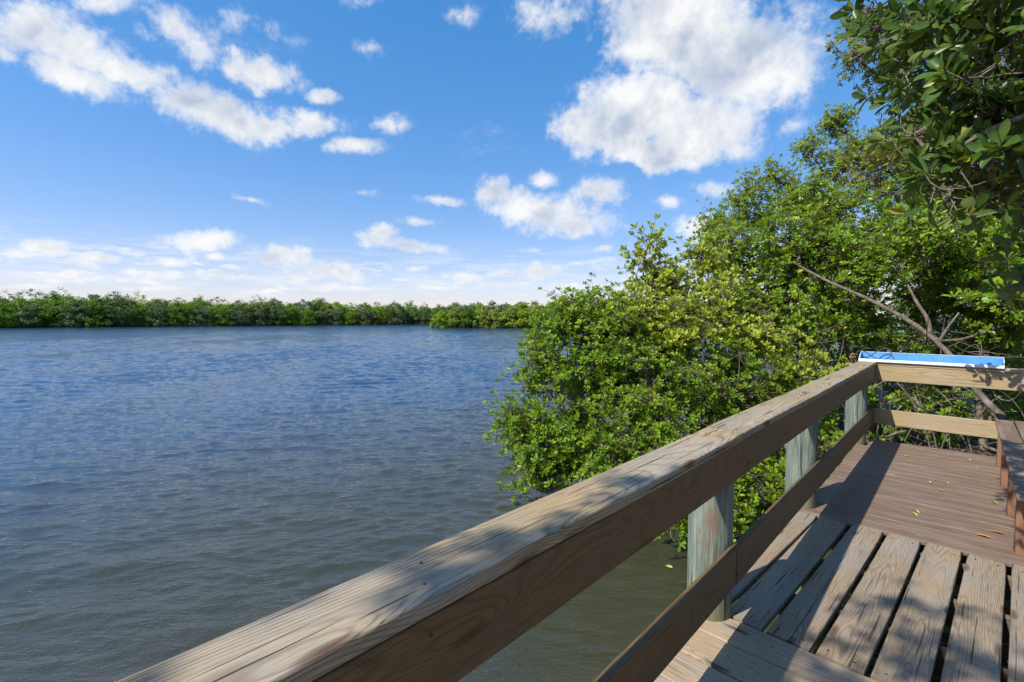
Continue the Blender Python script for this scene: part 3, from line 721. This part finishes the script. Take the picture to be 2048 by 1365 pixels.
tag(link('floating_leaf', me, M_fall, None, (q[0], q[1], WZ+.02)), 'single yellow-green leaf floating on the water left of the near post', 'leaf')

# ------------------------------------------------------------------ water and ground
m, N, b = material('lagoon_water')
tc = N.add('ShaderNodeTexCoord'); geo = N.add('ShaderNodeNewGeometry'); pos = geo.outputs['Position']
rot = N.add('ShaderNodeVectorRotate', rotation_type='Z_AXIS'); N.put(rot.inputs['Vector'], pos); rot.inputs['Angle'].default_value = -YAW-.06
pr = rot.outputs[0]
warp = N.vm('SCALE', N.vm('SUBTRACT', N.noise(pr, .55, 2, .5, out=1), (.5, .5, .5)), scale=.9)
pw = N.vm('ADD', pr, warp)
dist = N.vm('LENGTH', N.vm('SUBTRACT', pos, (0, 0, HC)), out=1)
n1 = N.noise(N.vm('MULTIPLY', pw, (1.1, 4.6, 1)), 1, 2, .45)
n2 = N.noise(N.vm('MULTIPLY', pw, (3.2, 11., 1)), 1, 2, .5)
n3 = N.noise(N.vm('MULTIPLY', pr, (13, 30, 1)), 1, 3, .6)
n0 = N.noise(N.vm('MULTIPLY', pr, (.25, .9, 1)), 1, 2, .5)
gust = N.noise(N.vm('MULTIPLY', pr, (.10, .28, 1)), 1, 3, .6)
xx = N.sep(pos)
calm = N.mr(N.m('ADD', xx[0], N.m('MULTIPLY', xx[1], -.18)), -4.6, -1.9, 1, .75, True)
crest = N.m('SUBTRACT', 1., N.m('MULTIPLY', N.m('ABSOLUTE', N.m('SUBTRACT', n1, .5)), 2.))
h = N.m('ADD', N.m('MULTIPLY', n1, .012), N.m('MULTIPLY', n2, .020))
h = N.m('ADD', h, N.m('MULTIPLY', crest, .004))
h = N.m('ADD', h, N.m('MULTIPLY', n3, .013))
h = N.m('MULTIPLY', h, N.m('MULTIPLY', calm, N.mr(gust, .35, .65, .8, 1.15)))
body = N.mix(N.mr(N.noise(pos, .7, 4, .6), .3, .7), (.036, .038, .021), (.046, .046, .026))
body = N.mix(N.mr(N.m('ADD', N.m('ADD', xx[0], N.m('MULTIPLY', xx[1], -.1)), N.m('MULTIPLY', N.noise(pos, .25, 3, .6), 4)), -14, -2.5, 1, 0, True), body, (.016, .048, .10))  # open water tinted blue, sky reflection painted into the body colour
N.put(b.inputs['Base Color'], body)
N.put(b.inputs['Roughness'], N.mr(dist, 5, 110, .04, .16)); b.inputs['IOR'].default_value = 1.58
N.put(b.inputs['Normal'], N.bump(h, 1.0, 1.0))
M_water = m
S_ = 6000
def water_mesh():
    g_ = np.random.default_rng(77)
    th = np.concatenate([np.radians(np.linspace(-6, 97, 820)), np.radians(np.linspace(97, 354, 60))[1:-1]])     # angle left of +Y
    rr = [1.2]
    while rr[-1] < 190: rr.append(rr[-1]*1.0042)
    rr = np.array([.05]+rr+[230, 300, 500, 1000, 6000])
    T, RR = np.meshgrid(th, rr); X = -np.sin(T)*RR; Y = np.cos(T)*RR
    step = np.gradient(RR, axis=0)
    Z = np.zeros_like(X)
    k0 = np.array([math.sin(-YAW-.12), math.cos(-YAW-.12)])   # the wind comes down the view
    n = 90
    lam = np.exp(g_.uniform(math.log(.13), math.log(1.15), n))
    for L in lam:
        a = g_.normal(0, .42 if L < .8 else .3); kx = k0[0]*math.cos(a)-k0[1]*math.sin(a); ky = k0[0]*math.sin(a)+k0[1]*math.cos(a)
        k = 2*math.pi/L; A = .031*(1.08 if L < .45 else .62)/k*g_.uniform(.6, 1.2)
        att = np.clip((L/np.maximum(step, RR*.0022)-1.5)/1.5, 0, 1)
        Z += A*att*np.sin(k*(kx*X+ky*Y)+g_.uniform(0, 6.28))
    env = 1+.30*np.sin(X*.21+Y*.13+1)+.25*np.sin(X*.09-Y*.17)+.2*np.sin(X*.5+Y*.42)
    calm = np.clip((-(X-.18*Y)-1.9)/2.7, .30, 1)
    Z = Z*env*calm; Z = Z+np.clip(Z, 0, .1)**2*5
    Z[0] = 0; Z[RR > 200] = 0
    V = np.stack([X, Y, WZ+Z], -1); nr, nc = X.shape
    idx = np.arange(nr*nc).reshape(nr, nc); a = idx[:-1]; b_ = idx[1:]
    Q = np.stack([a, b_, np.roll(b_, -1, 1), np.roll(a, -1, 1)], -1).reshape(-1, 4)[:, ::-1]
    return np_mesh('water', V.reshape(-1, 3), [Q, idx[0][None]], smooth=True)
me = water_mesh()
tag(link('water', me, M_water), 'blue rippled lagoon water turning brown-green close to the deck', None, kind='structure')
def ground(name, pts, z, label, m, rim=.8):
    bm = bmesh.new(); c = [bm.verts.new((x, y, z)) for x, y in pts]
    f = bm.faces.new(c); r = bmesh.ops.extrude_face_region(bm, geom=[f]); vs = [v for v in r['geom'] if isinstance(v, bmesh.types.BMVert)]
    for v in vs: v.co.z -= 1.5
    bmesh.ops.recalc_face_normals(bm, faces=bm.faces)
    me = bpy.data.meshes.new(name); bm.to_mesh(me); bm.free()
    return tag(link(name, me, m), label, None, kind='structure')
ground('mud_bank', [(-1.9, 9.2), (-1.3, 8.1), (.2, 7.75), (2.0, 7.4), (3.0, 6), (2.7, 3), (2.6, -3), (3, -8), (30, -20), (80, 60), (10, 60), (-4, 25), (-2.6, 14)], -.94, 'dark mud bank under the mangroves behind the deck', M_mud)

# ------------------------------------------------------------------ far shore
def far_mesh(name, H, Wd, clump, nb, nl, flat=.7, fine=False, seed=0):
    """crown of many small leaf clumps; origin at the ground"""
    g_ = np.random.default_rng(seed)
    bl = []
    for i in range(nb):
        a = g_.uniform(0, 6.28); q = g_.random()**.5; zz = g_.uniform(.0, 1.0)**(1.25 if not fine else 1)
        rmax = Wd*(1.0-.3*max(0, zz-.7)/.3)
        bl.append((math.cos(a)*q*rmax, math.sin(a)*q*rmax*.8, H*(.06+.88*zz*(1-.30*q*q)), g_.uniform(.45, .95)*clump))
    bl = np.array(bl)
    idx = g_.integers(0, nb, nl); v = nrm(g_.normal(size=(nl, 3))); rr = g_.random(nl)**.35
    c = bl[idx, :3]+v*(bl[idx, 3]*rr)[:, None]*np.array([1, 1, flat])
    c[:, 2] = np.maximum(c[:, 2], .15)
    d = nrm(g_.normal(size=(nl, 3))*np.array([1, 1, .5])); u = nrm(v+np.array([0, 0, .8])+g_.normal(0, .5, (nl, 3)))
    tone = np.clip(.45+g_.normal(0, .2, nl)+(g_.normal(0, .2, nb))[idx], 0, 1)
    s = g_.uniform(.22, .42, nl)*(0.7 if fine else 1)
    global rng
    keep = rng; rng = g_
    me = leaves_mesh(name, c, d, u, s, False, False, tone, width=1.5)
    rng = keep
    a = me.attributes['leaf']; arr = np.zeros(len(me.vertices)*4, np.float32); a.data.foreach_get('color', arr); arr[1::4] = 0; arr[2::4] = 0; a.data.foreach_set('color', arr)
    # trunks
    tl = []
    for i in range(7 if not fine else 4):
        a_ = g_.uniform(0, 6.28); r_ = g_.uniform(.2, .8)*Wd; t0 = (math.cos(a_)*r_, math.sin(a_)*r_, -.4); 
        t2 = (math.cos(a_)*r_*.7, math.sin(a_)*r_*.7, H*g_.uniform(.4, .75))
        t1 = tuple((np.array(t0)+np.array(t2))/2+g_.normal(0, .35, 3))
        p = smooth_path([t0, t1, t2], 8); tl.append(tube_paths(p[None], np.linspace(.10, .03, 8)[None], 5))
    V, Q = merge_tubes(tl)
    return me, np_mesh(name+'_trunk', V, [Q], smooth=True)
var = {'round': [far_mesh('far_crown', 7.4, 4.4, 1.25, 95, 7000, seed=s) for s in (1, 2, 3, 4)],
       'tall': [far_mesh('far_tall', 8.0, 4.2, .8, 120, 4200, fine=True, seed=s) for s in (11, 12, 13)],
       'low': [far_mesh('far_low', 5.4, 3.0, .95, 60, 4400, seed=s) for s in (21, 22, 23)]}
farm = {}
def far_tree(x, y, kind, ci, label, group, s=1.):
    cm, tm = random.choice(var[kind])
    key = (cm.name, ci)
    if key not in farm:
        c2 = cm.copy(); c2.materials.clear(); c2.materials.append(L_far[ci]); farm[key] = c2
        if not tm.materials: tm.materials.append(M_bark)
    nm = {'round': 'mangrove_tree', 'tall': 'tall_tree', 'low': 'low_mangrove'}[kind]
    r_ = empty(nm, (x, y, WZ), label, 'tree', group)
    r_.rotation_euler.z = random.uniform(0, 6.28); r_.scale = (s*random.uniform(.9, 1.15), s*random.uniform(.9, 1.1), s*random.uniform(.9, 1.1))
    for n_, me_ in (('crown', farm[key]), ('trunk', tm)):
        o = bpy.data.objects.new(n_, me_); col.objects.link(o); o.parent = r_
GL = [('dark green rounded mangrove crown in the front row of the far shore', 'dark green mangroves along the far shore'),
      ('grey-green rounded mangrove crown in the front row of the far shore', 'grey-green mangroves along the far shore'),
      ('yellow-green rounded mangrove crown in the front row of the far shore', 'yellow-green mangroves along the far shore')]
def shore(p):
    """photo column -> shoreline point of the far bank"""
    px = p; py = 657-(657-649.5)*max(0, min(1, px/850))
    r_ = ray(px, py); t = (WZ-HC)/r_[2]; return CAM+r_*t
SL = [shore(p) for p in range(-260, 1400, 10)]
ground('far_bank', [(q[0], q[1]) for q in SL[::8]]+[(600, 900), (-1500, 900), (-1500, -300), (-240, -60)], -.96, 'low dark ground under the far mangroves', M_mud)
acc = 0; prev = SL[0]; i = 0
out = nrm(np.array([-1., .35, 0]))
for q in SL[1:]:
    acc += np.linalg.norm(q-prev); prev = q
    if acc > 3.1:
        acc = 0; i += 1
        d = nrm((q-CAM)*np.array([1, 1, 0]))
        dd = np.linalg.norm((q-CAM)[:2]); s0 = dd/128
        c = q+d*(2.6+random.uniform(-.5, .8)); ci = random.choices((0, 1, 2), (5, 3, 2))[0]
        tp = 1-.27*min(1, max(0, (i-8)/30))
        far_tree(c[0], c[1], 'round', ci, *GL[ci], s=random.uniform(.70, .95)*tp)
        c = q+d*(7.0+random.uniform(-1, 1)); ci = random.choices((0, 1, 2), (4, 3, 3))[0]
        far_tree(c[0], c[1], 'round', ci, GL[ci][0].replace('the front row', 'the second row'), GL[ci][1].replace('along', 'in the second row along'), s=random.uniform(.92, 1.12)*tp)
        c = q+d*(13+random.uniform(-1.5, 1.5)); ci = random.choices((0, 1, 2), (2, 6, 1.5))[0]
        far_tree(c[0], c[1], 'tall', ci, 'taller feathery grey-green treetop showing above the far mangroves' if ci != 2 else 'taller feathery yellowish treetop showing above the far mangroves', 'feathery treetops behind the far shore' if ci != 2 else 'yellowish treetops behind the far shore', s=random.uniform(.93, 1.08)*tp)
# the nearer spit on the right
SP = []
for px in range(862, 1420, 14):
    t_ = (px-862)/560; r_ = ray(px, 656.5+1.2*t_); t = (WZ-HC)/r_[2]; SP.append(CAM+r_*t)
inl = nrm(np.array([-.25, 1, 0]))
ground('spit_bank', [(q[0], q[1]) for q in SP[::4]]+[(SP[-1][0]+60, SP[-1][1]+60), (SP[0][0]+25, SP[0][1]+40), (SP[0][0]+2, SP[0][1]+6)], -.965, 'low muddy ground under the mangrove spit on the right', M_mud)
acc = 2
prev = SP[0]
for k, q in enumerate(SP):
    acc += np.linalg.norm(q-prev); prev = q
    if acc > 2.2:
        acc = 0; d = nrm((q-CAM)*np.array([1, 1, 0]))
        f = min(1, k/9)
        ci = 2 if random.random() < .9 else 0
        c = q+d*(1.8)+np.array([.8, 0, 0]); far_tree(c[0], c[1], 'low', ci, 'bright green low mangrove on the nearer spit right of centre' if ci == 2 else 'darker green low mangrove on the nearer spit right of centre', 'bright mangroves on the spit' if ci == 2 else 'darker mangroves on the spit', s=.66+.16*f)
        if k > 1:
            c = q+d*(5.5); far_tree(c[0], c[1], 'low', random.choice((1, 2)), 'low mangrove in the second row of the nearer spit', 'second row mangroves on the spit', s=.72+.2*f)
            c = q+d*(9.5); far_tree(c[0], c[1], 'low', 1, 'grey-green treetop at the back of the nearer spit', 'grey-green treetops on the spit', s=.84+.22*f)

# ------------------------------------------------------------------ sky with clouds
w = bpy.data.worlds.new('World'); sc.world = w; w.use_nodes = True
N = NT(w.node_tree); nt = w.node_tree; bg = nt.nodes['Background']; outw = nt.nodes['World Output']
sky = N.add('ShaderNodeTexSky', sky_type='NISHITA'); sky.sun_disc = False
el = math.asin(SUN[2]); az = math.atan2(SUN[0], SUN[1])
sky.sun_elevation = el; sky.sun_rotation = az
sky.air_density = 1.0; sky.dust_density = .3; sky.ozone_density = 3.0; sky.altitude = 0
tcn = N.add('ShaderNodeTexCoord'); D = tcn.outputs['Generated']
dx, dy, dz = N.sep(D)
AZ = N.m('ARCTAN2', dx, dy); EL = N.m('ARCSINE', dz)
AE = N.comb(AZ, EL, 0)
def azel(px, py):
    r_ = ray(px, py); r_ = r_/np.linalg.norm(r_); return math.atan2(r_[0], r_[1]), math.asin(r_[2])
# wobble for the outlines
wob = N.vm('SCALE', N.vm('SUBTRACT', N.noise(D, 7.5, 5, .62, out=1), (.5, .5, .5)), scale=.105)
wobf = N.vm('SCALE', N.vm('SUBTRACT', N.noise(D, 22, 5, .65, out=1), (.5, .5, .5)), scale=.042)
AEw = N.vm('ADD', AE, N.vm('MULTIPLY', N.vm('ADD', wob, wobf), (1.2, .75, 0)))
AEs = N.vm('ADD', AE, N.vm('MULTIPLY', wobf, (.9, .5, 0)))
B_ = [(60, 50, 120, 52, 5, 1), (160, 95, 130, 55, 20, 1), (245, 140, 125, 42, 18, 1), (170, 155, 120, 40, 28, .9), (0, 105, 40, 30, 0, .8), (340, 45, 90, 50, 30, .75), (385, 95, 65, 48, 10, .8), (205, 3, 80, 25, 0, .8),
      (385, 200, 88, 48, 10, 1.15), (455, 228, 108, 50, 10, 1.15), (530, 255, 80, 28, 10, 1), (535, 150, 92, 42, 8, 1), (650, 194, 38, 18, 0, .9), (620, 255, 75, 30, 0, .85), (705, 292, 68, 19, 0, .85), (785, 250, 48, 20, 0, .45),
      (735, 100, 34, 22, 0, .35), (925, 28, 36, 24, 0, .4), (730, 5, 60, 18, 0, .35), (560, 70, 60, 26, 20, .35), (480, 40, 50, 25, 0, .35),
      (1345, 60, 190, 120, 0, 1.5), (1470, 120, 175, 105, 0, 1.5), (1280, 215, 150, 75, -10, 1.4), (1210, 265, 120, 60, 0, 1.4), (1400, 250, 130, 80, 0, 1.4), (1110, 30, 95, 45, -10, .55), (1560, 165, 90, 65, 0, .85), (1320, 300, 200, 40, 0, 1.4), (1470, 290, 70, 38, 0, .7), (1600, 40, 60, 60, 0, .4), (1590, 250, 50, 20, 0, .3),
      (1000, 385, 60, 28, 0, 1), (1080, 420, 140, 42, 10, .95), (1190, 390, 66, 34, 0, .95), (890, 403, 55, 12, 5, .8), (1150, 450, 90, 26, 5, .95), (1085, 358, 38, 18, 0, .8), (1430, 380, 55, 18, 0, .8), (1395, 452, 60, 26, 0, .85), (1340, 402, 34, 14, 0, .6),
      (400, 475, 100, 24, 8, .9), (432, 515, 26, 10, 0, .8), (85, 495, 70, 20, 0, .95), (30, 503, 42, 15, 0, .8), (200, 517, 62, 14, 0, .85), (335, 525, 50, 11, 0, .85), (560, 522, 72, 28, 5, .95), (655, 545, 95, 24, 5, .95), (612, 502, 22, 9, 0, .7), (760, 472, 55, 22, 5, .9), (815, 492, 95, 17, 8, .85), (842, 445, 42, 10, 0, .6),
      (720, 385, 40, 8, 0, .45), (500, 400, 45, 7, 12, .4), (1080, 538, 75, 20, 0, .85), (1205, 497, 26, 10, 0, .75), (1200, 537, 35, 10, 0, .7), (830, 537, 35, 11, 0, .75), (930, 555, 60, 12, 0, .75), (480, 555, 90, 8, 0, .6), (200, 560, 150, 8, 0, .5), (1010, 570, 100, 8, 0, .5), (270, 545, 45, 9, 0, .8), (420, 547, 50, 9, 0, .8), (140, 548, 42, 8, 0, .8), (1010, 548, 42, 9, 0, .85), (880, 575, 60, 6, 0, .7), (720, 578, 70, 6, 0, .7), (330, 578, 90, 6, 0, .7), (60, 572, 70, 6, 0, .7), (1120, 572, 60, 7, 0, .8), (1060, 500, 30, 8, 0, .5)]
field = None; fieldd = None
random.seed(3)
# clouds in the rest of the sky, behind and beside the camera, for other views and reflections
extra = []
for i in range(26):
    a_ = random.uniform(-3.14, 3.14); e_ = random.uniform(.12, 1.2)
    da = (a_+YAW+3.1416) % 6.2832-3.1416
    if abs(da) < .98 and e_ < .72: continue
    extra.append((a_, e_, random.uniform(.08, .2)/max(.3, math.cos(e_)), random.uniform(.04, .09), 0, random.uniform(.5, .9)))
items = []
for (px, py, rx, ry, ro, wt) in B_:
    a0, e0 = azel(px, py); a1, _ = azel(px+rx, py); _, e1 = azel(px, py-ry); _, e2 = azel(px, py+ry)
    ex = azel(px+rx*math.cos(R(ro)), py+rx*math.sin(R(ro))); ang = math.atan2(ex[1]-e0, ex[0]-a0)
    items.append((a0, e0, abs(a1-a0), abs(e1-e2)/2, ang, wt))
for (a0, e0, ra, re, ang, wt) in items+extra:
    mp = N.add('ShaderNodeMapping', vector_type='TEXTURE'); src = AEw if re > .02 else AEs
    if field is not None:      # chain the blobs one after another so the shader stack stays small
        src = N.vm('ADD', src, N.vm('SCALE', (0, 0, 1), scale=N.m('MULTIPLY', field, 1e-6)))
    N.put(mp.inputs['Vector'], src)
    mp.inputs['Location'].default_value = (a0, e0, 0); mp.inputs['Rotation'].default_value = (0, 0, ang); mp.inputs['Scale'].default_value = (ra*1.10, re*1.15, 1)
    ln = N.vm('LENGTH', mp.outputs[0], out=1)
    f = N.m('MULTIPLY', N.m('SUBTRACT', 1.0, ln), wt)
    field = f if field is None else N.m('MAXIMUM', field, f)
nf = N.noise(D, 11, 9, .60)
nf2 = N.noise(D, 46, 6, .65)
nn = N.m('ADD', N.m('MULTIPLY', nf, .58), N.m('MULTIPLY', nf2, .42))
dens = N.m('ADD', field, N.m('MULTIPLY', N.m('SUBTRACT', nn, .5), N.mr(field, .1, .7, 3.0, 1.5, True)))
alpha = N.mr(dens, -.08, .82, 0, .97, True)
alpha = N.m('MULTIPLY', alpha, N.mr(field, -.3, .35, .0, 1., True))
# low streaky band near the horizon
pl = N.comb(N.m('MULTIPLY', AZ, 7), N.m('MULTIPLY', EL, 62), 0)
st = N.noise(pl, 1, 6, .62)
band = N.m('MULTIPLY', N.mr(EL, .015, .06, .55, 1, True), N.mr(EL, .085, .165, 1, 0, True))
sa = N.m('MULTIPLY', N.mr(st, .42, .70, 0, .5, True), band)
pf = N.noise(N.comb(N.m('MULTIPLY', AZ, 13), N.m('MULTIPLY', EL, 52), 3.3), 1, 8, .62)
sa = N.m('MAXIMUM', sa, N.m('MULTIPLY', N.mr(pf, .50, .66, 0, .85, True), N.m('MULTIPLY', N.mr(EL, .02, .05, .3, 1, True), N.mr(EL, .09, .15, 1, 0, True))))
# wisps
wi = N.noise(N.vm('MULTIPLY', D, (5, 5, 9)), 1, 7, .7)
wa = N.mr(wi, .60, .80, 0, .22, True)
alpha = N.m('MAXIMUM', N.m('MAXIMUM', alpha, sa), wa)
# shading: thick parts grey-blue underneath, from real density seen a little toward the sun
nfs = N.noise(N.vm('ADD', D, tuple(SUN*.02+np.array([0, 0, .045]))), 11, 5, .55)
nfb = N.noise(D, 11, 5, .55)
lit = N.m('ADD', N.m('MULTIPLY', N.m('SUBTRACT', nfb, nfs), 2.6), .5)
core = N.mr(field, .3, 1.1, 0, .75, True)
sh = N.m('ADD', N.m('SUBTRACT', 1, N.mr(lit, .1, .9)), 0)
ccol = N.mix(N.m('MULTIPLY', sh, N.m('ADD', .25, core), clamp=True), (1.0, 1.0, 1.0), (.50, .58, .72))
skyc = N.add('ShaderNodeHueSaturation'); N.put(skyc.inputs['Color'], sky.outputs[0]); skyc.inputs['Saturation'].default_value = 1.25; 
gm = N.add('ShaderNodeGamma'); N.put(gm.inputs[0], skyc.outputs[0]); gm.inputs[1].default_value = .52
hs2 = N.add('ShaderNodeHueSaturation'); N.put(hs2.inputs['Color'], gm.outputs[0]); hs2.inputs['Saturation'].default_value = 1.36; hs2.inputs['Value'].default_value = 1.74
N.put(bg.inputs['Color'], N.mix(1.0, hs2.outputs[0], (1.03, .955, 1.17), 'MULTIPLY')); bg.inputs['Strength'].default_value = .15
bg2 = N.add('ShaderNodeBackground'); N.put(bg2.inputs['Color'], ccol); bg2.inputs['Strength'].default_value = .78
mx = N.add('ShaderNodeMixShader'); N.put(mx.inputs[0], alpha); nt.links.new(bg.outputs[0], mx.inputs[1]); nt.links.new(bg2.outputs[0], mx.inputs[2]); nt.links.new(mx.outputs[0], outw.inputs[0])
w.cycles.sampling_method = 'MANUAL'; w.cycles.sample_map_resolution = 512

sd = bpy.data.lights.new('sun', 'SUN'); sd.energy = 5.0; sd.angle = R(.53); sd.color = (1, .94, .84)
so = bpy.data.objects.new('sun', sd); col.objects.link(so)
so.rotation_euler = Vector(SUN).to_track_quat('Z', 'Y').to_euler()

sc.view_settings.view_transform = 'Standard'; sc.view_settings.look = 'None'; sc.view_settings.exposure = .34; sc.view_settings.gamma = 1
sc.render.engine = 'CYCLES'
sc.cycles.max_bounces = 5; sc.cycles.diffuse_bounces = 2; sc.cycles.glossy_bounces = 2; sc.cycles.use_adaptive_sampling = True; sc.cycles.adaptive_threshold = .015; sc.cycles.transmission_bounces = 3; sc.cycles.transparent_max_bounces = 4
sc.cycles.use_denoising = True
sc.cycles.caustics_reflective = False; sc.cycles.caustics_refractive = False
